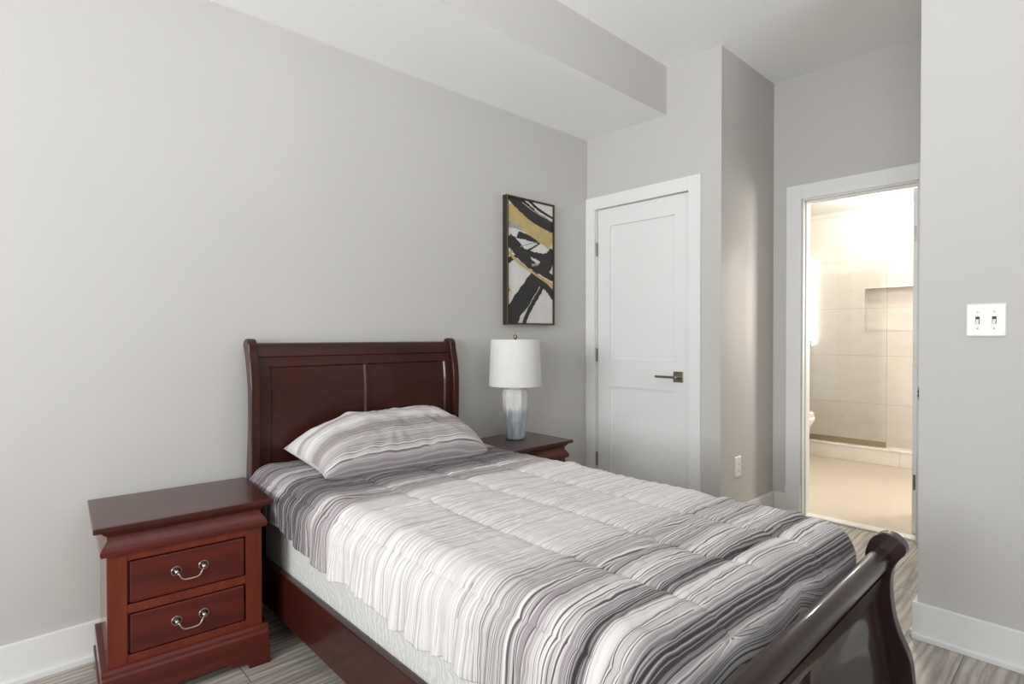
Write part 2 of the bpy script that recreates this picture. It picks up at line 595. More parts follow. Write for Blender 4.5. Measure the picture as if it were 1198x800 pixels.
def mk_shade():
    m, nt, b = nodes_of('white_linen_shade')
    c = coords(nt)
    n = noise(nt, mapping(nt, c, (60, 60, 260)), 1.0, 2)
    L(nt, ramp(nt, n, [(0.3, sr(236, 234, 231)), (0.7, sr(246, 245, 243))]), b.inputs['Base Color'])
    b.inputs['Roughness'].default_value = 0.85
    b.inputs['Subsurface Weight'].default_value = 0.0
    tr = N(nt, 'ShaderNodeBsdfTranslucent'); tr.inputs[0].default_value = (0.95, 0.94, 0.92, 1)
    mx = N(nt, 'ShaderNodeMixShader'); mx.inputs[0].default_value = 0.3
    out = nt.nodes['Material Output']
    L(nt, b.outputs[0], mx.inputs[1]); L(nt, tr.outputs[0], mx.inputs[2]); L(nt, mx.outputs[0], out.inputs[0])
    return m


M['shade'] = mk_shade()


# ------------------------------------------------------------------ the room
def struct(name, mb, mat, bevel=0.0, **kw):
    o = mb.build(name, mat, None, bevel=bevel, **kw)
    o['kind'] = 'structure'
    return o


XW, YW = -5.8, -4.6                       # far ends of the room, behind the camera
struct('floor', MB().box(XW - 0.1, XB + 0.06, YW - 0.1, 0.0, -0.1, 0.0), M['floor'])
struct('ceiling', MB().box(XW - 0.1, XB + 0.12, YW - 0.1, 0.1, ZC, ZC + 0.1), M['ceil'])
struct('ceiling_soffit', MB().add([(XW, -SD, ZS), (0, -SD, ZS), (0, 0, ZS), (XW, 0, ZS)], [(0, 3, 2, 1)], 0)
       .add([(XW, -SD, ZS), (0, -SD, ZS), (0, -SD, ZC), (XW, -SD, ZC)], [(0, 1, 2, 3)], 1)
       .add([(XW, 0, ZC), (0, 0, ZC), (0, -SD, ZC), (XW, -SD, ZC)], [(0, 1, 2, 3)], 0), [M['ceil'], M['wall']])
struct('wall_left', MB().box(XW - 0.1, 0.1, 0.0, 0.1, -0.1, ZC), M['wall'])
# closet wall with the closed door, and its return towards the bathroom
D0, D1, DH = -0.081, -0.783, 2.045       # door opening in the closet wall
w = MB()
w.box(0, 0.1, -0.987, D1, 0, ZC); w.box(0, 0.1, D1, D0, DH, ZC); w.box(0, 0.1, D0, 0.0, 0, ZC)
struct('wall_back', w, M['wall'])
struct('wall_return', MB().box(0.1, XB, YN, YN + 0.1, 0, ZC), M['wall'])
# bathroom wall with the open doorway
B0, B1, BH = -1.168, -1.780, 2.045
w = MB()
w.box(XB, XB + 0.12, YN + 0.1, B0, 0, ZC); w.box(XB, XB + 0.12, B1, B0, BH, ZC); w.box(XB, XB + 0.12, -2.6, B1, 0, ZC)
struct('wall_bathroom', w, M['wall'])
struct('wall_right', MB().box(XR, XB, YW, YR, 0, ZC), M['wall'])


w = MB()
for y0, y1 in ((YW, -4.05), (-2.55, -2.25), (-0.75, 0.0)):
    w.box(XW - 0.1, XW, y0, y1, 0, ZC)
for y0, y1 in ((-4.05, -2.55), (-2.25, -0.75)):
    w.box(XW - 0.1, XW, y0, y1, 0, 0.8); w.box(XW - 0.1, XW, y0, y1, 2.3, ZC)
struct('wall_side', w, M['wall'])
w = MB()
w.box(XW, -3.4, YW - 0.1, YW, 0, ZC); w.box(-1.9, XR, YW - 0.1, YW, 0, ZC)
w.box(-3.4, -1.9, YW - 0.1, YW, 0, 0.8); w.box(-3.4, -1.9, YW - 0.1, YW, 2.3, ZC)
struct('wall_front', w, M['wall'])


def window(name, plane, at, w0, w1, z0, z1):
    fr = MB(); gl = MB()
    def b(mb, p0, p1, q0, q1, d0, d1):
        if plane == 'x': mb.box(at + d0, at + d1, p0, p1, q0, q1)
        else: mb.box(p0, p1, at + d0, at + d1, q0, q1)
    e = 0.05
    b(fr, w0, w0 + e, z0, z1, -0.09, -0.04); b(fr, w1 - e, w1, z0, z1, -0.09, -0.04)
    b(fr, w0 + e, w1 - e, z0, z0 + e, -0.09, -0.04); b(fr, w0 + e, w1 - e, z1 - e, z1, -0.09, -0.04)
    zm = (z0 + z1) / 2
    b(fr, w0 + e, w1 - e, zm - 0.02, zm + 0.02, -0.085, -0.045)
    b(fr, w0 - 0.08, w0, z0 - 0.08, z1 + 0.08, 0.0, 0.015); b(fr, w1, w1 + 0.08, z0 - 0.08, z1 + 0.08, 0.0, 0.015)
    b(fr, w0, w1, z1, z1 + 0.08, 0.0, 0.015); b(fr, w0, w1, z0 - 0.08, z0, 0.0, 0.03)
    b(gl, w0 + e, w1 - e, z0 + e, zm - 0.02, -0.068, -0.064); b(gl, w0 + e, w1 - e, zm + 0.02, z1 - e, -0.068, -0.064)
    o = struct(name, fr, M['trim'])
    gl.build('pane', M['window_glass'], o)


window('window_1', 'x', XW, -2.25, -0.75, 0.8, 2.3)
window('fill_window_2', 'x', XW, -4.05, -2.55, 0.8, 2.3)  # unseen window added to carry the far fill lamp
window('fill_window_3', 'y', YW, -3.4, -1.9, 0.8, 2.3)  # unseen window added to carry the upward rear fill lamp

# baseboards: tall board with a small shoe moulding
def baseboard(name, segs):
    mb = MB()
    for x0, x1, y0, y1, nx, ny in segs:       # wall line and outward normal
        if ny:
            mb.box(x0, x1, y0, y0 + ny * 0.015, 0.0, 0.140)
            mb.box(x0, x1, y0, y0 + ny * 0.028, 0.0, 0.022)
        else:
            mb.box(x0, x0 + nx * 0.015, y0, y1, 0.0, 0.140)
            mb.box(x0, x0 + nx * 0.028, y0, y1, 0.0, 0.022)
    return struct(name, mb, M['trim'], bevel=0.003)


baseboard('baseboard_left', [(XW, -0.0, 0.0, 0.0, 0, -1)])
baseboard('baseboard_back', [(0.0, 0.0, YN - 0.0, -0.868, -1, 0)])
baseboard('baseboard_return', [(-0.015, XB, YN, YN, 0, -1)])
baseboard('baseboard_bathroom', [(XB, XB, -1.072, YN - 0.015, -1, 0)])
baseboard('baseboard_right', [(XR, XR, YW, YR + 0.015, -1, 0), (XR, XB, YR, YR, 0, 1)])
baseboard('baseboard_side', [(XW, XW, YW, 0.0, 1, 0)])
baseboard('baseboard_front', [(XW, XR, YW, YW, 0, 1)])

# door casings (flat stock with plinth blocks at the bathroom door)
mb = MB()
mb.box(-0.016, 0.0, -0.001, D0 + 0.004, 0, 2.125); mb.box(-0.016, 0.0, D1 - 0.004, -0.866, 0, 2.125)
mb.box(-0.016, 0.0, D1 - 0.004, D0 + 0.004, DH - 0.004, 2.125)
mb.box(0.0, 0.1, D0 - 0.004, D0, 0, DH); mb.box(0.0, 0.1, D1, D1 + 0.004, 0, DH); mb.box(0, 0.1, D1, D0, DH - 0.004, DH)
struct('trim_1', mb, M['trim'], bevel=0.0015)
mb = MB()
T = 2.133
mb.box(XB - 0.016, XB, -1.075, B0 + 0.004, 0.20, T); mb.box(XB - 0.016, XB, B1 - 0.004, -1.867, 0.20, T)
mb.box(XB - 0.016, XB, B1 - 0.004, B0 + 0.004, BH - 0.004, T)
mb.box(XB - 0.020, XB, -1.073, B0 + 0.002, 0.0, 0.20); mb.box(XB - 0.020, XB, B1 - 0.002, -1.869, 0.0, 0.20)
# jambs and stops
mb.box(XB, XB + 0.12, B0 - 0.006, B0, 0, BH); mb.box(XB, XB + 0.12, B1, B1 + 0.006, 0, BH)
mb.box(XB, XB + 0.12, B1, B0, BH - 0.012, BH)
mb.box(XB + 0.035, XB + 0.075, B0 - 0.014, B0 - 0.006, 0, BH - 0.012)
mb.box(XB + 0.035, XB + 0.075, B1, B0, BH - 0.024, BH - 0.012)
struct('trim_2', mb, M['trim'], bevel=0.0015)

# bathroom shell
XBB, YBL, YBR, ZBC = 3.65, 0.15, -2.6, 2.51
struct('floor_bathroom', MB().box(XB + 0.06, XBB, YBR, YBL, -0.1, 0.004), M['tile_floor'])
struct('ceiling_bathroom', MB().box(XB + 0.12, XBB + 0.2, YBR, YBL, ZBC, ZBC + 0.08), M['bathceil'])
struct('trim_3', MB().box(XB + 0.02, XB + 0.10, B1 + 0.006, B0 - 0.006, 0.0, 0.012), M['ceramic'], bevel=0.004)
NY0, NY1, NZ0, NZ1 = -0.757, -1.62, 1.236, 1.662     # shower niche
w = MB()
w.box(XBB, XBB + 0.1, NY0, YBL, 0, ZBC); w.box(XBB, XBB + 0.1, YBR, NY1, 0, ZBC)
w.box(XBB, XBB + 0.1, NY1, NY0, 0, NZ0); w.box(XBB, XBB + 0.1, NY1, NY0, NZ1, ZBC)
w.box(XBB + 0.1, XBB + 0.12, NY1 - 0.1, NY0 + 0.1, NZ0 - 0.1, NZ1 + 0.1)
struct('wall_shower', w, M['tile_wall'])
mb = MB()
mb.box(XBB - 0.004, XBB + 0.004, NY0, NY0 + 0.012, NZ0 - 0.012, NZ1 + 0.012); mb.box(XBB - 0.004, XBB + 0.004, NY1 - 0.012, NY1, NZ0 - 0.012, NZ1 + 0.012)
mb.box(XBB - 0.004, XBB + 0.004, NY1, NY0, NZ1, NZ1 + 0.012); mb.box(XBB - 0.004, XBB + 0.004, NY1, NY0, NZ0 - 0.012, NZ0)
struct('trim_4', mb, M['ceramic'])
struct('wall_bathroom_left', MB().box(XB + 0.12, XBB, YBL, YBL + 0.1, 0, ZBC), M['tile_side'])
struct('wall_bathroom_right', MB().box(XB + 0.12, XBB, YBR - 0.1, YBR, 0, ZBC), M['tile_side'])
XCU = 2.785
mb = MB().box(XCU, XCU + 0.14, YBR, YBL, 0.004, 0.135)
o = struct('trim_5', mb, M['tile_wall'], bevel=0.003)
struct('trim_6', MB().box(XCU - 0.006, XCU + 0.146, YBR, YBL, 0.135, 0.152), M['ceramic'], bevel=0.003)


# ------------------------------------------------------------------ doors
def shaker_face(mb, x, t, y0, y1, z0, z1, panels, sgn=-1, rec=0.009):
    """door slab in the y-z plane with recessed panels on both faces"""
    ys = sorted({y0, y1, *[p for q in panels for p in q[:2]]})
    zs = sorted({z0, z1, *[p for q in panels for p in q[2:]]})
    for i in range(len(ys) - 1):
        for j in range(len(zs) - 1):
            ym, zm = (ys[i] + ys[i + 1]) / 2, (zs[j] + zs[j + 1]) / 2
            inp = any(q[0] < ym < q[1] and q[2] < zm < q[3] for q in panels)
            r = rec if inp else 0
            mb.box(x + r, x + t - r, ys[i], ys[i + 1], zs[j], zs[j + 1])


def hinge(parent, loc, along='y'):
    h = MB()
    if along == 'y':      # leaf in the gap, knuckle towards the room
        h.box(-0.001, 0.012, -0.004, 0.004, -0.045, 0.045)
        h.lathe([(0.0055, -0.047), (0.0055, 0.047)], 10, (-0.004, 0, 0))
    else:                 # leaf screwed onto the door edge
        h.box(-0.002, 0.001, -0.013, 0.013, -0.045, 0.045)
        h.lathe([(0.005, -0.047), (0.005, 0.047)], 10, (-0.004, -0.014, 0))
        for z in (-0.03, 0.0, 0.03):
            h.lathe([(0.0035, 0.0), (0.0035, 0.0012)], 8, (-0.002, 0.004 if z else -0.004, z), axis='x')
    return h.build('hinge', M['nickel'], parent, loc=loc)


d = MB()
py0, py1 = -0.682, -0.194
shaker_face(d, 0.008, 0.035, D1 + 0.007, D0 - 0.010, 0.010, DH - 0.008, [(py0, py1, 1.015, 1.917), (py0, py1, 0.20, 0.827)], rec=0.013)
door1 = struct('door_1', d, M['trim'], merge=True)
for z in (1.768, 1.038, 0.318): hinge(door1, (0.004, D0 - 0.004, z))
hd = MB()
hd.box(0.0005, 0.008, -0.745, -0.679, 0.884, 0.950)
h1 = hd.build('handle', M['nickel'], door1, bevel=0.0015)
lv = MB()
lv.lathe([(0.011, 0.0), (0.011, 0.045)], 16, (0.0005, -0.712, 0.917), axis='x')
lv.box(-0.052, -0.040, -0.722, -0.580, 0.910, 0.924)
lv.build('lever', M['nickel'], h1, bevel=0.002)


door2 = struct('door_2', MB().box(0.862, 1.432, -1.767, -1.731, 0.014, 2.028), M['trim'], bevel=0.0015)
mb = MB()
for z0, z1 in ((1.015, 1.917), (0.20, 0.827)):
    mb.box(0.972, 0.982, -1.7309, -1.729, z0, z1); mb.box(1.312, 1.322, -1.7309, -1.729, z0, z1)
    mb.box(0.982, 1.312, -1.7309, -1.729, z0, z0 + 0.01); mb.box(0.982, 1.312, -1.7309, -1.729, z1 - 0.01, z1)
mb.build('panel_moulding', M['trim'], door2)
for z in (1.761, 1.035, 0.312): hinge(door2, (0.862, -1.750, z), 'x')

# small black strike lip at the wall corner next to the bathroom door
mb = MB()
mb.box(XR - 0.003, XR + 0.03, YR, YR + 0.004, 0.948, 0.958); mb.box(XR - 0.003, XR + 0.03, YR, YR + 0.004, 0.932, 0.942)
mb.box(XR + 0.004, XR + 0.03, YR, YR + 0.003, 0.92, 0.97)
tag(mb.build('strike_plate', M['blackmetal']), 'small black metal strike plate on the corner of the right wall beside the bathroom door', 'strike plate')


# ------------------------------------------------------------------ wall plates
def rounded_rect(w, h, r, n=5):
    pts = []
    for cx, cy, a0 in ((w / 2 - r, h / 2 - r, 0), (-w / 2 + r, h / 2 - r, 90), (-w / 2 + r, -h / 2 + r, 180), (w / 2 - r, -h / 2 + r, 270)):
        for k in range(n):
            a = R(a0 + 90 * k / (n - 1))
            pts.append((cx + r * math.cos(a), cy + r * math.sin(a)))
    return pts


# double switch, built facing -Y then turned to face -X
sw = empty('light_switch', (XR, -2.2115, 1.2245), 'white double toggle light switch plate on the right grey wall', 'light switch', rz=R(-90))
pl = MB()
o1, o2 = rounded_rect(0.113, 0.119, 0.006), rounded_rect(0.105, 0.111, 0.006)
n = len(o1)
pl.add([(x, -0.0, z) for x, z in o1] + [(x, -0.004, z) for x, z in o1] + [(x, -0.0075, z) for x, z in o2],
       [tuple(range(n))] + [(i, (i + 1) % n, (i + 1) % n + n, i + n) for i in range(n)] + [(i + n, (i + 1) % n + n, (i + 1) % n + 2 * n, i + 2 * n) for i in range(n)] + [tuple(range(3 * n - 1, 2 * n - 1, -1))])
pl.build('plate', M['white_plastic'], sw)
for sx in (-0.023, 0.023):
    MB().box(sx - 0.006, sx + 0.006, -0.0080, -0.0072, -0.013, 0.013).build('toggle_slot', M['slot'], sw)
    t = MB()
    t.add([(sx - 0.0045, -0.0078, -0.010), (sx + 0.0045, -0.0078, -0.010), (sx + 0.0045, -0.0078, 0.004), (sx - 0.0045, -0.0078, 0.004),
           (sx - 0.004, -0.019, -0.013), (sx + 0.004, -0.019, -0.013), (sx + 0.004, -0.019, -0.006), (sx - 0.004, -0.019, -0.006)],
          [(0, 1, 2, 3), (4, 7, 6, 5), (0, 4, 5, 1), (1, 5, 6, 2), (2, 6, 7, 3), (3, 7, 4, 0)])
    t.build('toggle', M['white_plastic'], sw, bevel=0.0008)
    for sz in (-0.03, 0.03):
        MB().lathe([(0.0032, 0.0072), (0.0032, 0.0082), (0.0, 0.0086)], 12, (sx, 0, sz), axis='y').build('screw', M['nickel'], sw)

ou = empty('power_outlet', (0.215, YN, 0.380), 'white duplex power outlet low on the narrow grey wall left of the bathroom door', 'outlet')
pl = MB()
o1, o2 = rounded_rect(0.078, 0.122, 0.006), rounded_rect(0.070, 0.114, 0.006)
pl.add([(x, -0.0, z) for x, z in o1] + [(x, -0.004, z) for x, z in o1] + [(x, -0.007, z) for x, z in o2],
       [tuple(range(n))] + [(i, (i + 1) % n, (i + 1) % n + n, i + n) for i in range(n)] + [(i + n, (i + 1) % n + n, (i + 1) % n + 2 * n, i + 2 * n) for i in range(n)] + [tuple(range(3 * n - 1, 2 * n - 1, -1))])
pl.build('plate', M['white_plastic'], ou)
for sz in (-0.02, 0.02):
    rc = MB()
    rc.add([(x, -0.0065, z + sz) for x, z in rounded_rect(0.034, 0.028, 0.009)] + [(x, -0.009, z + sz) for x, z in rounded_rect(0.033, 0.027, 0.009)],
           [tuple(range(n))] + [(i, (i + 1) % n, (i + 1) % n + n, i + n) for i in range(n)] + [tuple(range(2 * n - 1, n - 1, -1))])
    r_ = rc.build('receptacle', M['white_plastic'], ou)
    sl = MB()
    sl.box(-0.0075, -0.0050, -0.0094, -0.0088, sz - 0.004, sz + 0.006); sl.box(0.0050, 0.0075, -0.0094, -0.0088, sz - 0.004, sz + 0.006)
    sl.lathe([(0.003, 0.0088), (0.003, 0.0094)], 10, (0, 0, sz - 0.008), axis='y')
    sl.build('slot', M['slot'], r_)

# ------------------------------------------------------------------ bed
BX = -1.762                                # bed centre line
HW = 0.535                                 # half width over the posts
bed = empty('sleigh_bed', (0, 0, 0), 'dark cherry wooden sleigh bed with panelled headboard against the grey wall', 'bed')


def interp(pts, z):
    zz = np.array([p[0] for p in pts]); vv = np.array([p[1] for p in pts])
    # smooth (cubic Hermite) interpolation
    d = np.gradient(vv, zz)
    z = np.clip(np.asarray(z, float), zz[0], zz[-1])
    i = np.clip(np.searchsorted(zz, z) - 1, 0, len(zz) - 2)
    h = zz[i + 1] - zz[i]; t = (z - zz[i]) / h
    return (2 * t**3 - 3 * t**2 + 1) * vv[i] + (t**3 - 2 * t**2 + t) * h * d[i] + (-2 * t**3 + 3 * t**2) * vv[i + 1] + (t**3 - t**2) * h * d[i + 1]


def panel_board(name, mat, parent, x0, x1, front, back, z0, z1, rects, bands, sgn):
    """curved board: front(z), back(z) give y; rects are recessed panels; bands raise the front"""
    e = 0.006
    xs = sorted({x0, x1, *[v for r in rects for v in (r[0], r[0] + e, r[1] - e, r[1])]})
    zs = set(np.linspace(z0, z1, 40).round(4).tolist()) | {v for r in rects for v in (r[2], r[2] + e, r[3] - e, r[3])} | {v for b in bands for v in (b[0], b[0] + 0.004, b[1] - 0.004, b[1])}
    zs = sorted(zs)
    X, Z = np.meshgrid(np.array(xs), np.array(zs), indexing='ij')
    rel = np.zeros_like(X)
    for r in rects:
        fx = np.clip(np.minimum(X - r[0], r[1] - X) / e, 0, 1); fz = np.clip(np.minimum(Z - r[2], r[3] - Z) / e, 0, 1)
        rel = rel - r[4] * np.minimum(fx, fz)
    for b in bands:
        rel = rel + b[2] * np.clip(np.minimum(Z - b[0], b[1] - Z) / 0.004, 0, 1)
    Yf = front(Z) + sgn * rel
    Yb = back(Z) + 0 * X
    A = np.stack([X, Yf, Z], -1); B = np.stack([X, Yb, Z], -1)
    n, m = X.shape
    vs = A.reshape(-1, 3).tolist() + B.reshape(-1, 3).tolist()
    idx = np.arange(n * m).reshape(n, m); k = n * m
    fs = []
    for i in range(n - 1):
        for j in range(m - 1):
            fs.append((idx[i, j], idx[i + 1, j], idx[i + 1, j + 1], idx[i, j + 1]))
            fs.append((k + idx[i, j], k + idx[i, j + 1], k + idx[i + 1, j + 1], k + idx[i + 1, j]))
    for i in range(n - 1):
        for j in (0, m - 1):
            fs.append((idx[i, j], idx[i + 1, j], k + idx[i + 1, j], k + idx[i, j]))
    for j in range(m - 1):
        for i in (0, n - 1):
            fs.append((idx[i, j], idx[i, j + 1], k + idx[i, j + 1], k + idx[i, j]))
    mb = MB().add(vs, [tuple(int(q) for q in f) for f in fs])
    return auto_smooth(mb.build(name, mat, parent), 28)


# headboard: front face y(z), leaning back into a scroll at the top
hf = [(0.0, -0.075), (0.30, -0.080), (0.60, -0.088), (0.85, -0.098), (0.98, -0.096), (1.06, -0.083), (1.11, -0.068), (1.145, -0.052)]
head = panel_board('headboard', M['wood_head'], bed, BX - HW + 0.034, BX + HW - 0.034, lambda z: interp(hf, z), lambda z: interp(hf, z) + 0.034, 0.18, 1.140,
                   [(BX - HW + 0.085, BX - 0.006, 0.45, 1.040, 0.009), (BX + 0.006, BX + HW - 0.075, 0.45, 1.040, 0.009)],
                   [(1.080, 1.141, 0.010)], -1)
# side posts of the headboard: S-shaped boards
def closed_profile(front, back):
    return front + back[::-1]


zz = np.linspace(0.0, 1.10, 30)
pf = [(float(interp(hf, z)) - 0.022, float(z)) for z in zz]
pb = [(float(interp(hf, z)) + 0.040 - 0.016 * math.exp(-((z - 0.85) / 0.2) ** 2), float(z)) for z in zz]
cy, cz, rr = -0.054, 1.122, 0.0375
top = [(cy - rr * math.cos(R(a)), cz + rr * math.sin(R(a))) for a in (20, 45, 70, 95, 120, 145, 165)]
post_prof = pf + top + pb[::-1]
for x0, x1 in ((BX - HW, BX - HW + 0.036), (BX + HW - 0.036, BX + HW)):
    p = MB().prism_x(post_prof, x0, x1).build('headboard_post', M['wood_head_z'], head, bevel=0.004, seg=3)
    MB().lathe([(0.004, 0.0), (0.004, 0.001)], 10, ((x0 - 0.0002) if x0 < BX - 0.5 else (x1 - 0.0008), cy, cz), axis='x').build('screw_hole', M['slot'], p)

def spline(pts, n=4):
    """closed Catmull-Rom outline through pts"""
    out = []
    m = len(pts)
    for i in range(m):
        p0, p1, p2, p3 = (np.array(pts[(i + k - 1) % m]) for k in range(4))
        for j in range(n):
            t = j / n
            q = 0.5 * ((2 * p1) + (-p0 + p2) * t + (2 * p0 - 5 * p1 + 4 * p2 - p3) * t * t + (-p0 + 3 * p1 - 3 * p2 + p3) * t ** 3)
            out.append((float(q[0]), float(q[1])))
    return out


# footboard
YF = 0.0
ff = [(0.10, -2.118), (0.20, -2.116), (0.28, -2.110), (0.36, -2.094), (0.43, -2.081), (0.47, -2.085), (0.506, -2.093)]
foot = panel_board('footboard', M['wood_shaded'], bed, BX - HW + 0.034, BX + HW - 0.034, lambda z: interp(ff, z), lambda z: interp(ff, z) + 0.028, 0.10, 0.506,
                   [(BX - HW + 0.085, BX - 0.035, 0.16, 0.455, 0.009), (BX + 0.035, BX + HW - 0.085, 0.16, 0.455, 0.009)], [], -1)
rail_prof = spline([(-2.060, 0.500), (-2.060, 0.535), (-2.061, 0.560), (-2.067, 0.572), (-2.077, 0.577), (-2.090, 0.575), (-2.100, 0.568), (-2.105, 0.556), (-2.104, 0.541), (-2.101, 0.527), (-2.096, 0.517), (-2.085, 0.516), (-2.072, 0.516), (-2.069, 0.508), (-2.067, 0.497)], 3)
auto_smooth(MB().prism_x(rail_prof, BX - HW + 0.034, BX + HW - 0.034).build('top_rail', M['wood_shaded'], foot), 50)
outer = [(-2.150, 0.0), (-2.158, 0.10), (-2.160, 0.18), (-2.158, 0.234), (-2.154, 0.272), (-2.146, 0.303), (-2.126, 0.349), (-2.113, 0.396), (-2.106, 0.453), (-2.106, 0.496), (-2.112, 0.527), (-2.125, 0.552), (-2.139, 0.572), (-2.141, 0.589), (-2.131, 0.606), (-2.112, 0.619), (-2.091, 0.620)]
inner = [(-2.072, 0.611), (-2.056, 0.592), (-2.046, 0.565), (-2.042, 0.530), (-2.043, 0.490), (-2.044, 0.44), (-2.050, 0.38), (-2.060, 0.32), (-2.068, 0.26), (-2.072, 0.18), (-2.070, 0.10), (-2.070, 0.0)]
post_outline = [q for q in spline(outer + inner, 4) if q[1] >= 0.0]
for x0, x1 in ((BX - HW, BX - HW + 0.036), (BX + HW - 0.036, BX + HW)):
    MB().prism_x(post_outline, x0, x1).build('footboard_post', M['wood_shaded_z'], foot, bevel=0.003, seg=3)
# side rails and the slats that carry the mattress
for x0, x1 in ((BX - 0.520, BX - 0.495), (BX + 0.495, BX + 0.520)):
    MB().box(x0, x1, -2.085, -0.075, 0.095, 0.272).build('side_rail', M['wood_y'], bed, bevel=0.004, seg=2)
for y in (-0.35, -0.75, -1.15, -1.55, -1.9):
    MB().box(BX - 0.496, BX + 0.496, y - 0.04, y + 0.04, 0.165, 0.185).build('slat', M['wood_x'], bed)

# ------------------------------------------------------------------ mattress
MX0, MX1, MY0, MY1 = BX - 0.492, BX + 0.492, -1.975, -0.110
mt = empty('mattress', (0, 0, 0), 'light grey damask mattress showing between the dark bed rail and the comforter', 'mattress')
mb = MB().box(MX0, MX1, MY0, MY1, 0.186, 0.592)
mb.build('mattress_body', M['damask'], mt, smooth=True, bevel=0.045, seg=4)
pip = MB()
for zp in (0.215, 0.560):
    pts = []
    for cx, cy_, a0 in ((MX1 - 0.04, MY1 - 0.04, 0), (MX0 + 0.04, MY1 - 0.04, 90), (MX0 + 0.04, MY0 + 0.04, 180), (MX1 - 0.04, MY0 + 0.04, 270)):
        for k in range(5):
            a = R(a0 + 22.5 * k)
            pts.append((cx + 0.034 * math.cos(a), cy_ + 0.034 * math.sin(a), zp))
    pts.append(pts[0])
    pip.tube(pts, 0.005, 8)
pip.build('piping', M['damask'], mt, smooth=True)


# ------------------------------------------------------------------ comforter
def smooth_noise(shape, sx, sy, seed):
    """value noise on a grid, sx/sy = cells along each axis"""
    r = np.random.default_rng(seed)
    g = r.standard_normal((sx + 3, sy + 3))
    a = np.linspace(0, sx, shape[0]); b = np.linspace(0, sy, shape[1])
    ia = np.floor(a).astype(int); ib = np.floor(b).astype(int)
    fa = a - ia; fb = b - ib
    fa = fa * fa * (3 - 2 * fa); fb = fb * fb * (3 - 2 * fb)
    fa = fa[:, None]; fb = fb[None, :]
    return (g[ia][:, ib] * (1 - fa) * (1 - fb) + g[ia + 1][:, ib] * fa * (1 - fb) + g[ia][:, ib + 1] * (1 - fa) * fb + g[ia + 1][:, ib + 1] * fa * fb)


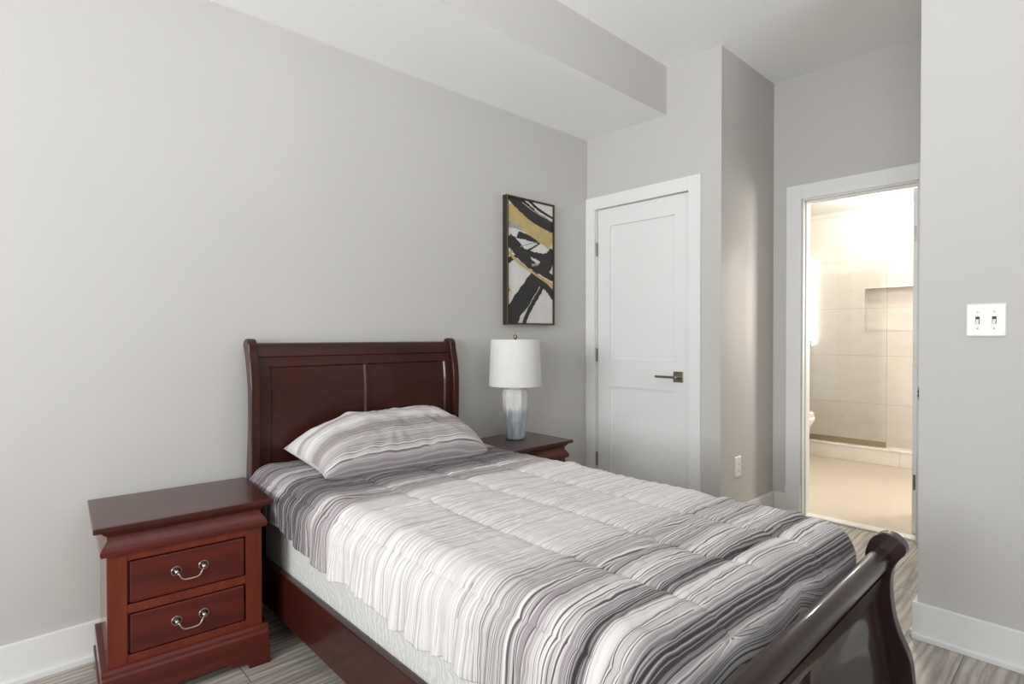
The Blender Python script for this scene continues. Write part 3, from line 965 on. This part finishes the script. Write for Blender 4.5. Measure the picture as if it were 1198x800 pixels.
def make_comforter():
    nu, nv = 340, 460
    hang = 0.238
    A, Rr, T = 0.455, 0.085, 0.618                 # flat half width, edge radius, top height
    a = np.linspace(-(A + hang), A + hang, nu)     # across
    s = np.linspace(0.115, 2.27, nv)               # along, from the headboard
    Aa, Ss = np.meshgrid(a, s, indexing='ij')
    Bf, Rf = 1.940, 0.080                          # where the foot end starts to turn down
    da = np.maximum(np.abs(Aa) - A, 0); db = np.maximum(Ss - Bf, 0)
    sg = np.sign(Aa)
    # hem is uneven: it hangs lower towards the foot
    q = math.pi / 2

    def fold(d, r):
        hor = np.where(d < r * q, r * np.sin(np.minimum(d / r, q)), r)
        drop = np.where(d < r * q, r * (1 - np.cos(np.minimum(d / r, q))), r + (d - r * q))
        return hor, drop
    d = np.hypot(da, db)
    rad = np.where(d > 1e-9, (Rr * da + Rf * db) / np.maximum(da + db, 1e-9), Rr)
    hor, drop = fold(d, np.maximum(rad, 1e-3))
    ca = np.where(d > 1e-9, da / np.maximum(d, 1e-9), 0); cb = np.where(d > 1e-9, db / np.maximum(d, 1e-9), 0)
    # hem scale on the sides
    hs = np.interp(Ss, [0.1, 0.39, 0.63, 0.82, 1.0, 1.1, 1.2, 1.32, 1.45, 1.55, 1.8, 2.3], [0.74, 0.77, 0.86, 1.02, 0.96, 0.92, 1.02, 1.06, 1.03, 0.98, 1.06, 1.0]) + 0.02 * np.sin(Ss * 37.0)
    drop = drop * np.where(da > 0, 1 + (hs - 1) * np.clip(da / 0.2, 0, 1), 1)
    X = sg * (np.minimum(np.abs(Aa), A) + hor * ca)
    Y = -(np.minimum(Ss, Bf) + hor * cb)
    Z = T - drop
    # a fold of cloth bunched against the footboard along the near part of the foot end
    bump_u = np.clip((0.20 - Aa) / 0.15, 0, 1) * (1 - np.clip((np.abs(Aa) - 0.42) / 0.08, 0, 1))
    e = (Ss - (Bf + 0.155)) / 0.05
    Z += 0.045 * bump_u * np.exp(-e * e) * (1 + 0.25 * np.sin(Aa * 17))
    # quilting: puffs between stitch lines
    pitch = 0.255
    su = (Aa + 0.53) / pitch; sv = (Ss - 0.22 + 0.02 * np.sin(Aa * 5)) / 0.28
    du = np.abs(su - np.round(su)) * pitch; dv = np.abs(sv - np.round(sv)) * 0.28
    puff = (1 - np.exp(-du / 0.018)) * (0.75 + 0.25 * (1 - np.exp(-dv / 0.02)))
    puff = puff * 0.0085 - 0.003
    # ridges that run across the bed, stronger near the stitch lines
    sh = Aa.shape
    warp = smooth_noise(sh, 9, 20, 3) * 0.008 + smooth_noise(sh, 24, 40, 9) * 0.004
    sw_ = Ss + warp
    gr = (0.5 + 0.5 * np.sin(sw_ * 2 * math.pi / 0.052 + smooth_noise(sh, 5, 7, 4) * 1.6))
    amp = np.clip(smooth_noise(sh, 10, 16, 5) * 0.5 + 0.5, 0.1, 1.2)
    ridge = (gr ** 3) * amp * 0.0024
    fine = smooth_noise(sh, 14, 200, 6) * 0.0013 + smooth_noise(sh, 60, 120, 7) * 0.0009
    med = smooth_noise(sh, 8, 14, 8) * 0.0032
    # deeper creases across the bed at a few places
    cre = np.zeros(sh)
    for s0, dep in ((0.78, 0.006), (1.015, 0.011), (1.165, 0.012), (1.43, 0.006), (1.69, 0.013), (1.895, 0.012)):
        cc = s0 + 0.010 * np.sin(Aa * 6 + s0 * 9) + 0.004 * smooth_noise(sh, 12, 3, int(s0 * 100)) - 0.03 * Aa
        k = (Ss - cc)
        cre += 0.75 * dep * (np.exp(-((k + 0.020) / 0.018) ** 2) - 0.9 * np.exp(-((k - 0.004) / 0.010) ** 2)) * (0.55 + 0.45 * np.clip(smooth_noise(sh, 7, 2, int(s0 * 77)), -1, 1))
    puck = np.exp(-du / 0.012) * np.sin(Ss * 2 * math.pi / 0.021 + smooth_noise(sh, 12, 60, 14) * 2) * 0.0022
    disp = puff + ridge + fine + med + cre + puck
    # vertical folds on the hanging sides
    hangf = np.clip((da - 0.08) / 0.15, 0, 1)
    vf = np.clip((Ss - 0.40) / 0.25, 0.25, 1) * (np.sin(Ss * 2 * math.pi / 0.15 + smooth_noise(sh, 3, 12, 15) * 1.4) * 0.009 + np.sin(Ss * 2 * math.pi / 0.062 + smooth_noise(sh, 3, 20, 16) * 1.8) * 0.004) * hangf
    disp = disp * (1 - 0.35 * hangf) + vf + 0.010 * hangf * np.clip((Ss - 0.45) / 0.2, 0, 1)
    disp = disp * (1 - 0.9 * np.clip((Ss - 2.03) / 0.05, 0, 1)) * np.where(db > 0.02, 0.6, 1)
    P = np.stack([X + BX, Y, Z], -1)
    du_ = np.gradient(P, axis=0); dv_ = np.gradient(P, axis=1)
    nr = np.cross(dv_, du_)
    nr /= np.maximum(np.linalg.norm(nr, axis=-1, keepdims=True), 1e-9)
    nr = np.where(nr[..., 2:3] < -0.3, -nr, nr)
    P = P + nr * disp[..., None]
    # keep the foot end clear of the footboard
    lim = np.where(np.abs(Aa) > 0.44, -2.040, -2.056)
    P[..., 1] = np.maximum(P[..., 1], lim)
    uv = np.stack([Aa + 1.0, Ss - 0.030 * Aa], -1)
    me = grid_mesh('comforter', P, uv)
    o = link('comforter', me, M['comforter'], None, True)
    sol = o.modifiers.new('thickness', 'SOLIDIFY')
    sol.thickness = 0.010
    sol.offset = -1
    tag(o, 'quilted comforter with white, mauve and charcoal stripes spread over the bed', 'comforter')
    return o


make_comforter()


# ------------------------------------------------------------------ pillow
def make_pillow():
    n, m = 120, 90
    u = np.linspace(-1, 1, n); v = np.linspace(-1, 1, m)
    U, V = np.meshgrid(u, v, indexing='ij')
    hl, hd, th = 0.380, 0.232, 0.110
    # flat open hem at the left end, plump closed right end
    pu = np.where(U > 0, 6.0, 3.4); qu = np.where(U > 0, 0.48, 0.56)
    pv = np.where(V < 0, 4.0, 2.6)
    edge_u = np.clip(1 - np.abs(U) ** pu, 0, 1) ** qu
    edge_v = np.clip(1 - np.abs(V) ** pv, 0, 1) ** 0.52
    t = th * edge_u * edge_v
    # soft corners drawn in along the sides
    x = U * hl * (1 - 0.05 * (1 - np.abs(V) ** 2) * np.abs(U) ** 4)
    y = V * hd * (1 - 0.10 * (1 - np.abs(U) ** 2) * np.abs(V) ** 4 * 0.4)
    sh = U.shape
    wr = smooth_noise(sh, 9, 7, 31) * 0.004 + smooth_noise(sh, 26, 16, 32) * 0.0018
    rad = np.sin(np.arctan2(V, U) * 26 + smooth_noise(sh, 6, 6, 33) * 2.0) * np.clip(np.maximum(np.abs(U), np.abs(V)) - 0.55, 0, 1) ** 1.0 * 0.010 * np.clip(1 - np.maximum(np.abs(U), np.abs(V)) ** 8, 0, 1)
    zt = t * 1.15 + (wr + rad) * np.clip(t / 0.03, 0, 1)
    zb = -t * 0.72
    # front edge droops on to the bed, back edge leans up on the headboard
    tilt = 0.22
    low = -0.062 * np.clip(-U - 0.35, 0, 1) ** 1.0 * np.clip(V + 0.6, 0, 1.6)
    def place(z):
        X = x; z = z + low; Y = y * math.cos(tilt) - z * math.sin(tilt); Z = y * math.sin(tilt) + z * math.cos(tilt)
        return np.stack([X, Y, Z], -1)
    top, bot = place(zt), place(zb)
    uvt = np.stack([U * hl + 1, (V + 1) * hd], -1)
    uvb = np.stack([U * hl + 1, 1.0 - (V + 1) * hd], -1)
    vs = np.concatenate([top.reshape(-1, 3), bot.reshape(-1, 3)]).tolist()
    idx = np.arange(n * m).reshape(n, m); k = n * m
    f1 = np.stack([idx[:-1, :-1], idx[1:, :-1], idx[1:, 1:], idx[:-1, 1:]], -1).reshape(-1, 4)
    f2 = np.stack([idx[:-1, :-1], idx[:-1, 1:], idx[1:, 1:], idx[1:, :-1]], -1).reshape(-1, 4) + k
    fs = np.concatenate([f1, f2])
    me = bpy.data.meshes.new('pillow')
    me.from_pydata(vs, [], fs.tolist())
    uvs = np.concatenate([uvt.reshape(-1, 2), uvb.reshape(-1, 2)])[fs.reshape(-1)]
    l = me.uv_layers.new(name='cloth'); l.data.foreach_set('uv', uvs.astype(np.float32).reshape(-1))
    bm = bmesh.new(); bm.from_mesh(me); bmesh.ops.remove_doubles(bm, verts=bm.verts, dist=1e-5); bm.to_mesh(me); bm.free()
    o = link('pillow', me, M['pillow'], None, True)
    o.location = (-1.790, -0.345, 0.697)
    o.rotation_euler = (0, 0, R(-3))
    tag(o, 'plump pillow in a grey and white striped case lying against the headboard', 'pillow')
    return o


make_pillow()


# ------------------------------------------------------------------ nightstands
def make_nightstand(label, loc, rz):
    """local frame: origin on the floor at the middle of the back edge, front towards -y"""
    ns = empty('nightstand', loc, label, 'nightstand', rz, 'cherry nightstands')
    W, D = 0.2600, 0.402
    MB().box(-W, W, -D, 0.0, 0.569, 0.587).build('top', M['wood_top'], ns, bevel=0.004, seg=3)
    # cornice: ogee moulding along the front, plain on the sides
    prof = [(0.006, 0.486), (0.013, 0.489), (0.017, 0.497), (0.015, 0.509), (0.007, 0.523), (-0.002, 0.535), (-0.002, 0.548), (0.010, 0.560), (0.014, 0.569)]
    rings = []
    for o_, z_ in prof:                       # mitred round the front corners
        xo, yo = 0.226 + o_, -0.370 - o_
        rings.append([(-xo, yo, z_), (xo, yo, z_), (xo, -0.002, z_), (-xo, -0.002, z_)])
    c = MB().add(*loft(rings)).build('cornice', M['wood_x'], ns)
    auto_smooth(c, 40)
    b = MB()
    BW, BY = 0.226, -0.372
    b.box(-BW, BW, BY + 0.022, -0.004, 0.120, 0.486)                                   # carcass
    b.box(-BW, -0.173, BY, BY + 0.03, 0.120, 0.486); b.box(0.173, BW, BY, BY + 0.03, 0.120, 0.486)     # stiles
    b.box(-0.173, 0.173, BY, BY + 0.03, 0.463, 0.486); b.box(-0.173, 0.173, BY, BY + 0.03, 0.295, 0.323); b.box(-0.173, 0.173, BY, BY + 0.03, 0.120, 0.163)
    b.build('body', M['wood_z'], ns, bevel=0.0015)
    for z0, z1 in ((0.327, 0.459), (0.167, 0.291)):
        dr = MB().box(-0.1665, 0.1675, BY - 0.001, BY + 0.02, z0, z1 - 0.001).build('drawer', M['wood_x'], ns, bevel=0.004, seg=3)
        zr = (z0 + z1) / 2 + 0.004
        y0 = BY - 0.014
        for sx in (-0.040, 0.040):
            ro = MB()
            ro.lathe([(0.0130, 0.000), (0.0130, 0.0022), (0.0085, 0.0030), (0.006, 0.0032), (0.0055, 0.010)], 20, (sx, BY - 0.001, zr), axis='y', mi=0)
            ro.lathe([(0.0155, 0.000), (0.0155, 0.0026), (0.0143, 0.0036), (0.0130, 0.0026), (0.0128, 0.000)], 24, (sx, BY - 0.001, zr), axis='y', mi=1)
            ro.lathe([(0.0055, 0.010), (0.0066, 0.0125), (0.0066, 0.015), (0.0045, 0.018), (0.0, 0.019)], 16, (sx, BY - 0.001, zr), axis='y', mi=1)
            ro.build('rosette', [M['pewter'], M['silver']], dr, smooth=True)
        path = [(-0.040, y0, zr - 0.004), (-0.0345, y0 - 0.006, zr - 0.007), (-0.031, y0 - 0.007, zr - 0.015), (-0.027, y0 - 0.008, zr - 0.022), (-0.018, y0 - 0.009, zr - 0.027), (0, y0 - 0.009, zr - 0.028), (0.018, y0 - 0.009, zr - 0.027), (0.027, y0 - 0.008, zr - 0.022), (0.031, y0 - 0.007, zr - 0.015), (0.0345, y0 - 0.006, zr - 0.007), (0.040, y0, zr - 0.004)]
        MB().tube(path, 0.0023, 8).build('bail_pull', M['silver'], dr, smooth=True)
    # plinth: stepped base with bracket feet
    p = MB()
    PW, PY = 0.243, -0.394
    p.prism_x([(0.0, 0.060), (0.0, 0.138), (PY + 0.016, 0.138), (PY + 0.006, 0.130), (PY + 0.004, 0.120), (PY, 0.112), (PY, 0.060)], -PW, PW)
    fx = PW + 0.004
    half = [(fx, 0.062), (fx, 0.0), (0.178, 0.0), (0.172, 0.018), (0.160, 0.026), (0.148, 0.026), (0.138, 0.020), (0.122, 0.026), (0.108, 0.038), (0.0, 0.038)]
    full = half + [(-x, z) for x, z in half[::-1][1:]]
    p.prism_y(full, PY - 0.004, PY + 0.016)
    for sx in (-1, 1):
        side = [(PY + 0.016, 0.062), (PY + 0.016, 0.0), (PY + 0.075, 0.0), (PY + 0.09, 0.022), (PY + 0.12, 0.038), (-0.10, 0.038), (-0.075, 0.022), (-0.06, 0.0), (0.0, 0.0), (0.0, 0.062)]
        x0, x1 = (PW - 0.014, fx) if sx > 0 else (-fx, -PW + 0.014)
        p.prism_x(side, x0, x1)
    p.build('plinth', M['wood_x'], ns, bevel=0.002)
    return ns


cr, sr_ = math.cos(-0.0703), math.sin(-0.0703)
bl = Vector((-2.845 - sr_ * 0.402, -0.433 + cr * 0.402))
ctr = bl + 0.2620 * Vector((cr, sr_))
ns1 = make_nightstand('two-drawer cherry nightstand with silver pulls left of the bed, nothing on top', (ctr.x - 0.012, ctr.y, 0), -0.0703)
ns2 = copy_tree(ns1)
ns2.location = (-0.945, -0.060, 0)
ns2.rotation_euler = (0, 0, 0)
ns2['label'] = 'dark nightstand right of the bed carrying the table lamp'

# ------------------------------------------------------------------ table lamp
LX, LY, LZ = -0.900, -0.215, 0.5872
lamp = empty('table_lamp', (LX, LY, LZ), 'table lamp with white drum shade and blue-grey drip-glazed vase base', 'lamp')
body = [(0.050, 0.0), (0.056, 0.004), (0.060, 0.03), (0.067, 0.11), (0.073, 0.19), (0.076, 0.235), (0.075, 0.262), (0.068, 0.280), (0.052, 0.292), (0.030, 0.297), (0.020, 0.299)]
mb = MB().lathe(body, 10)
mb.build('lamp_base', M['glaze'], lamp, bevel=0.003, seg=3)
MB().lathe([(0.016, 0.297), (0.016, 0.306), (0.011, 0.310), (0.011, 0.345), (0.015, 0.347), (0.015, 0.375), (0.008, 0.378), (0.0, 0.379)], 20).build('socket', M['brass'], lamp, smooth=True)
sh_ = MB()
z0, z1, r0, r1 = 0.302, 0.562, 0.150, 0.139
nn = 64
vs, fs = [], []
for r, z in ((r0, z0), (r1, z1), (r1 - 0.0025, z1), (r0 - 0.0025, z0)):
    for k in range(nn):
        a = 2 * math.pi * k / nn
        vs.append((r * math.cos(a), r * math.sin(a), z))
for j in range(4):
    for k in range(nn):
        k2 = (k + 1) % nn; j2 = (j + 1) % 4
        fs.append((j * nn + k, j * nn + k2, j2 * nn + k2, j2 * nn + k))
shade = auto_smooth(sh_.add(vs, fs).build('lamp_shade', M['shade'], lamp), 40)
sp = MB()
for k in range(3):
    a = R(20 + 120 * k)
    sp.tube([(0, 0, 0.560), (0.05 * math.cos(a), 0.05 * math.sin(a), 0.556), ((r1 - 0.003) * math.cos(a), (r1 - 0.003) * math.sin(a), 0.556)], 0.0016, 6)
hp = [(0.03 * math.sin(t) * (1.2 if 0.3 < t < 2.8 else 1), 0, 0.34 + 0.22 * (1 - math.cos(t)) / 2) for t in np.linspace(0.15, math.pi, 14)]
sp.tube(hp, 0.0016, 6); sp.tube([(-x, y, z) for x, y, z in hp], 0.0016, 6)
sp.build('harp', M['brass'], shade, smooth=True)
MB().lathe([(0.004, 0.556), (0.004, 0.564), (0.007, 0.566), (0.0105, 0.572), (0.012, 0.578), (0.0105, 0.584), (0.006, 0.5885), (0.0, 0.590)], 20).build('finial', M['brass'], lamp, smooth=True)

# ------------------------------------------------------------------ picture
PX0, PX1, PZ0, PZ1, PD = -0.802, -0.380, 1.238, 2.022, 0.040
pic = empty('framed_picture', ((PX0 + PX1) / 2, 0, PZ0), 'tall framed abstract painting in black, white and gold on the grey wall', 'picture')
ox, oz = (PX0 + PX1) / 2, PZ0
hw, hh = (PX1 - PX0) / 2, PZ1 - PZ0
f = MB()
t_ = 0.012
f.box(-hw, -hw + t_, -PD, -0.001, 0, hh); f.box(hw - t_, hw, -PD, -0.001, 0, hh)
f.box(-hw + t_, hw - t_, -PD, -0.001, 0, t_); f.box(-hw + t_, hw - t_, -PD, -0.001, hh - t_, hh)
fr = f.build('frame', M['frame_dark'], pic)
g = MB()
e_ = 0.0035
for (a0, a1, b0, b1) in ((-hw, -hw + e_, 0, hh), (hw - e_, hw, 0, hh), (-hw + e_, hw - e_, 0, e_), (-hw + e_, hw - e_, hh - e_, hh)):
    g.box(a0 * 0.999, a1, -PD - 0.0015, -PD + 0.001, b0, b1)
g.build('frame_edge', M['frame_gold'], fr)
cv = MB()
cw, ch0, ch1 = hw - t_, t_, hh - t_
cv.box(-cw, cw, -0.032, -0.004, ch0, ch1, 0)
layer = [0]


def to_local(zx, zy):
    """position on the painting, given in the units it was measured in"""
    uu = (zx - 75) / 245.0
    yt = 40 + 55 * uu
    vv = (zy - yt) / (745 - yt)
    return -cw + 2 * cw * uu, ch1 - (ch1 - ch0) * vv


def clip_poly(poly):
    def cl(p, f, val, ax, keep_less):
        out = []
        for i in range(len(p)):
            a, b = p[i], p[(i + 1) % len(p)]
            ina = a[ax] <= val if keep_less else a[ax] >= val
            inb = b[ax] <= val if keep_less else b[ax] >= val
            if ina: out.append(a)
            if ina != inb:
                t = (val - a[ax]) / (b[ax] - a[ax])
                out.append((a[0] + t * (b[0] - a[0]), a[1] + t * (b[1] - a[1])))
        return out
    for val, ax, kl in ((-cw, 0, False), (cw, 0, True), (ch0, 1, False), (ch1, 1, True)):
        poly = cl(poly, None, val, ax, kl)
        if len(poly) < 3: return []
    return poly


def stroke(pts, widths, mi, rough=0.0):
    """a brush stroke: ribbon along pts (x, y, width in measured units)"""
    P2 = np.array(pts, float); Wd = np.array(widths, float)
    tt = np.linspace(0, 1, len(P2)); T2 = np.linspace(0, 1, 24)
    xs = interp(list(zip(tt, P2[:, 0])), T2); ys = interp(list(zip(tt, P2[:, 1])), T2); ws = interp(list(zip(tt, Wd)), T2)
    d_ = np.gradient(np.stack([xs, ys], -1), axis=0); d_ /= np.linalg.norm(d_, axis=1, keepdims=True)
    nx, ny = -d_[:, 1], d_[:, 0]
    j1 = 1 + rough * RNG.standard_normal(24); j2 = 1 + rough * RNG.standard_normal(24)
    A_ = [to_local(xs[i] + nx[i] * ws[i] / 2 * j1[i], ys[i] + ny[i] * ws[i] / 2 * j1[i]) for i in range(24)]
    B_ = [to_local(xs[i] - nx[i] * ws[i] / 2 * j2[i], ys[i] - ny[i] * ws[i] / 2 * j2[i]) for i in range(24)]
    layer[0] += 1
    yy = -0.0322 - 0.00012 * layer[0]
    for i in range(23):
        q = clip_poly([A_[i], A_[i + 1], B_[i + 1], B_[i]])
        if q: cv.add([(p[0], yy, p[1]) for p in q], [tuple(range(len(q)))], mi)


# 1 black, 2 gold, 3 cream, 4 grey
stroke([(75, 95), (140, 150), (220, 220), (325, 290)], [105, 105, 95, 100], 2, 0.03)
stroke([(85, 20), (150, 90), (230, 160), (330, 215)], [50, 62, 62, 58], 1, 0.05)
stroke([(150, 70), (215, 120), (330, 185)], [5, 6, 5], 4, 0.2)
stroke([(185, 60), (240, 110), (330, 165)], [12, 14, 12], 1, 0.1)
stroke([(70, 190), (120, 205), (150, 230)], [40, 24, 6], 4, 0.1)
stroke([(95, 580), (70, 560), (110, 540)], [30, 26, 6], 3, 0.2)
stroke([(70, 270), (110, 310), (160, 380), (230, 440), (330, 500)], [60, 62, 55, 42, 34], 1, 0.05)
stroke([(125, 250), (180, 268), (245, 300)], [40, 30, 8], 1, 0.1)
stroke([(70, 400), (120, 372), (170, 345), (245, 300)], [30, 22, 14, 6], 1, 0.12)
stroke([(140, 340), (200, 360), (260, 378), (330, 385)], [40, 34, 46, 60], 1, 0.08)
stroke([(140, 318), (190, 302), (240, 292)], [5, 5, 3], 4, 0.2)
stroke([(200, 420), (240, 415), (262, 400)], [14, 12, 4], 4, 0.2)
stroke([(330, 340), (285, 410), (220, 500), (150, 610), (95, 700), (70, 780)], [60, 70, 80, 90, 90, 100], 1, 0.05)
stroke([(215, 610), (180, 670), (150, 745)], [10, 9, 8], 4, 0.2)
stroke([(260, 540), (215, 620), (175, 700), (155, 760)], [20, 22, 20, 16], 1, 0.12)
stroke([(250, 520), (290, 550), (330, 600)], [40, 34, 40], 1, 0.08)
stroke([(235, 470), (280, 498), (330, 520)], [10, 8, 8], 3, 0.1)
stroke([(70, 345), (130, 405), (215, 468), (330, 540)], [12, 14, 13, 18], 2, 0.12)
stroke([(72, 365), (90, 350), (100, 340)], [14, 12, 4], 2, 0.1)
cv.build('canvas', [M['canvas'], M['paint_black'], M['paint_gold'], M['paint_cream'], M['paint_grey']], pic)

# ------------------------------------------------------------------ bathroom fittings
sg_ = empty('shower_screen', (XCU + 0.07, -0.50, 0.152), 'clear frameless shower glass panel standing on the tiled curb', 'shower screen')
MB().box(-0.005, 0.005, -0.640, 0.640, 0.045, 1.930).build('glass_panel', M['glass'], sg_)
MB().box(-0.012, 0.012, -0.640, 0.640, 0.0, 0.050).build('bottom_channel', M['channel'], sg_)


def can_light(label, x, y, z, power, color, kind='recessed_light', size=0.05):
    r = empty(kind, (x, y, z), label, 'ceiling light', 0, 'recessed ceiling lights')
    MB().lathe([(size + 0.018, 0.0), (size + 0.018, -0.005), (size + 0.004, -0.007), (size, 0.0)], 32).build('trim_ring', M['white_plastic'], r, smooth=True)
    MB().lathe([(size, -0.001), (size, -0.003), (0.0, -0.004)], 32).build('diffuser', M['lamp_glow'], r)
    dd = bpy.data.lights.new('recessed_light_beam', 'POINT')
    dd.shadow_soft_size = 0.045; dd.energy = power; dd.color = color
    lo = bpy.data.objects.new('recessed_light_beam', dd)
    COL.objects.link(lo); lo.parent = r; lo.location = (0, 0, -0.07)
    return r


WARM = (1.0, 0.96, 0.895)
can_light('lit round recessed light in the bathroom ceiling above the shower', 3.15, -0.985, ZBC, 13, WARM)
can_light('unseen recessed light added in the bathroom ceiling inside the doorway to brighten the room', 1.60, -1.50, ZBC, 46, WARM)  # second can is unseen, added to brighten the bathroom and its spill

reflection_strip = empty('mirror_reflection', (3.635, -0.245, 1.06), 'slim glowing vertical strip with white brackets standing in for a lit mirror reflected in the shower glass', 'reflection')  # reflection of a lit mirror, built as a glowing strip
MB().box(-0.03, -0.005, -0.014, 0.014, 0.0, 0.96).build('tube', M['reflection_glow'], reflection_strip, bevel=0.004)
for z in (0.03, 0.90):
    MB().box(-0.036, 0.014, -0.01, 0.085, z - 0.03, z + 0.03).build('bracket', M['white_plastic'], reflection_strip, bevel=0.004)

# toilet: only the rim and lid edge peek past the door jamb
tl = empty('toilet', (2.36, YBL - 0.03, 0.004), 'white ceramic toilet peeking past the left jamb of the bathroom door', 'toilet')


tl.scale = (1.0, 1.0, 1.08)


def ellipse_ring(cy_, rx, ry, z, n=28, flat=0.0):
    return [(rx * math.cos(2 * math.pi * k / n), cy_ + ry * math.sin(2 * math.pi * k / n), z) for k in range(n)]


yt_ = -0.52
rings = [ellipse_ring(-0.42, 0.12, 0.26, 0.0), ellipse_ring(-0.42, 0.115, 0.25, 0.10), ellipse_ring(-0.45, 0.13, 0.27, 0.20), ellipse_ring(-0.49, 0.165, 0.29, 0.30), ellipse_ring(-0.52, 0.185, 0.300, 0.37), ellipse_ring(-0.52, 0.185, 0.300, 0.395)]
MB().add(*loft(rings)).build('bowl', M['ceramic'], tl, smooth=True)
MB().add(*loft([ellipse_ring(-0.51, 0.187, 0.30, 0.398), ellipse_ring(-0.51, 0.192, 0.305, 0.405), ellipse_ring(-0.51, 0.190, 0.303, 0.414)])).build('seat', M['ceramic'], tl)
MB().add(*loft([ellipse_ring(-0.51, 0.190, 0.303, 0.417), ellipse_ring(-0.51, 0.192, 0.305, 0.426), ellipse_ring(-0.51, 0.176, 0.290, 0.438)])).build('lid', M['ceramic'], tl)
MB().box(-0.20, 0.20, -0.22, 0.0, 0.36, 0.74).build('tank', M['ceramic'], tl, bevel=0.02, seg=3)
MB().box(-0.21, 0.21, -0.23, 0.005, 0.74, 0.775).build('tank_lid', M['ceramic'], tl, bevel=0.01, seg=3)
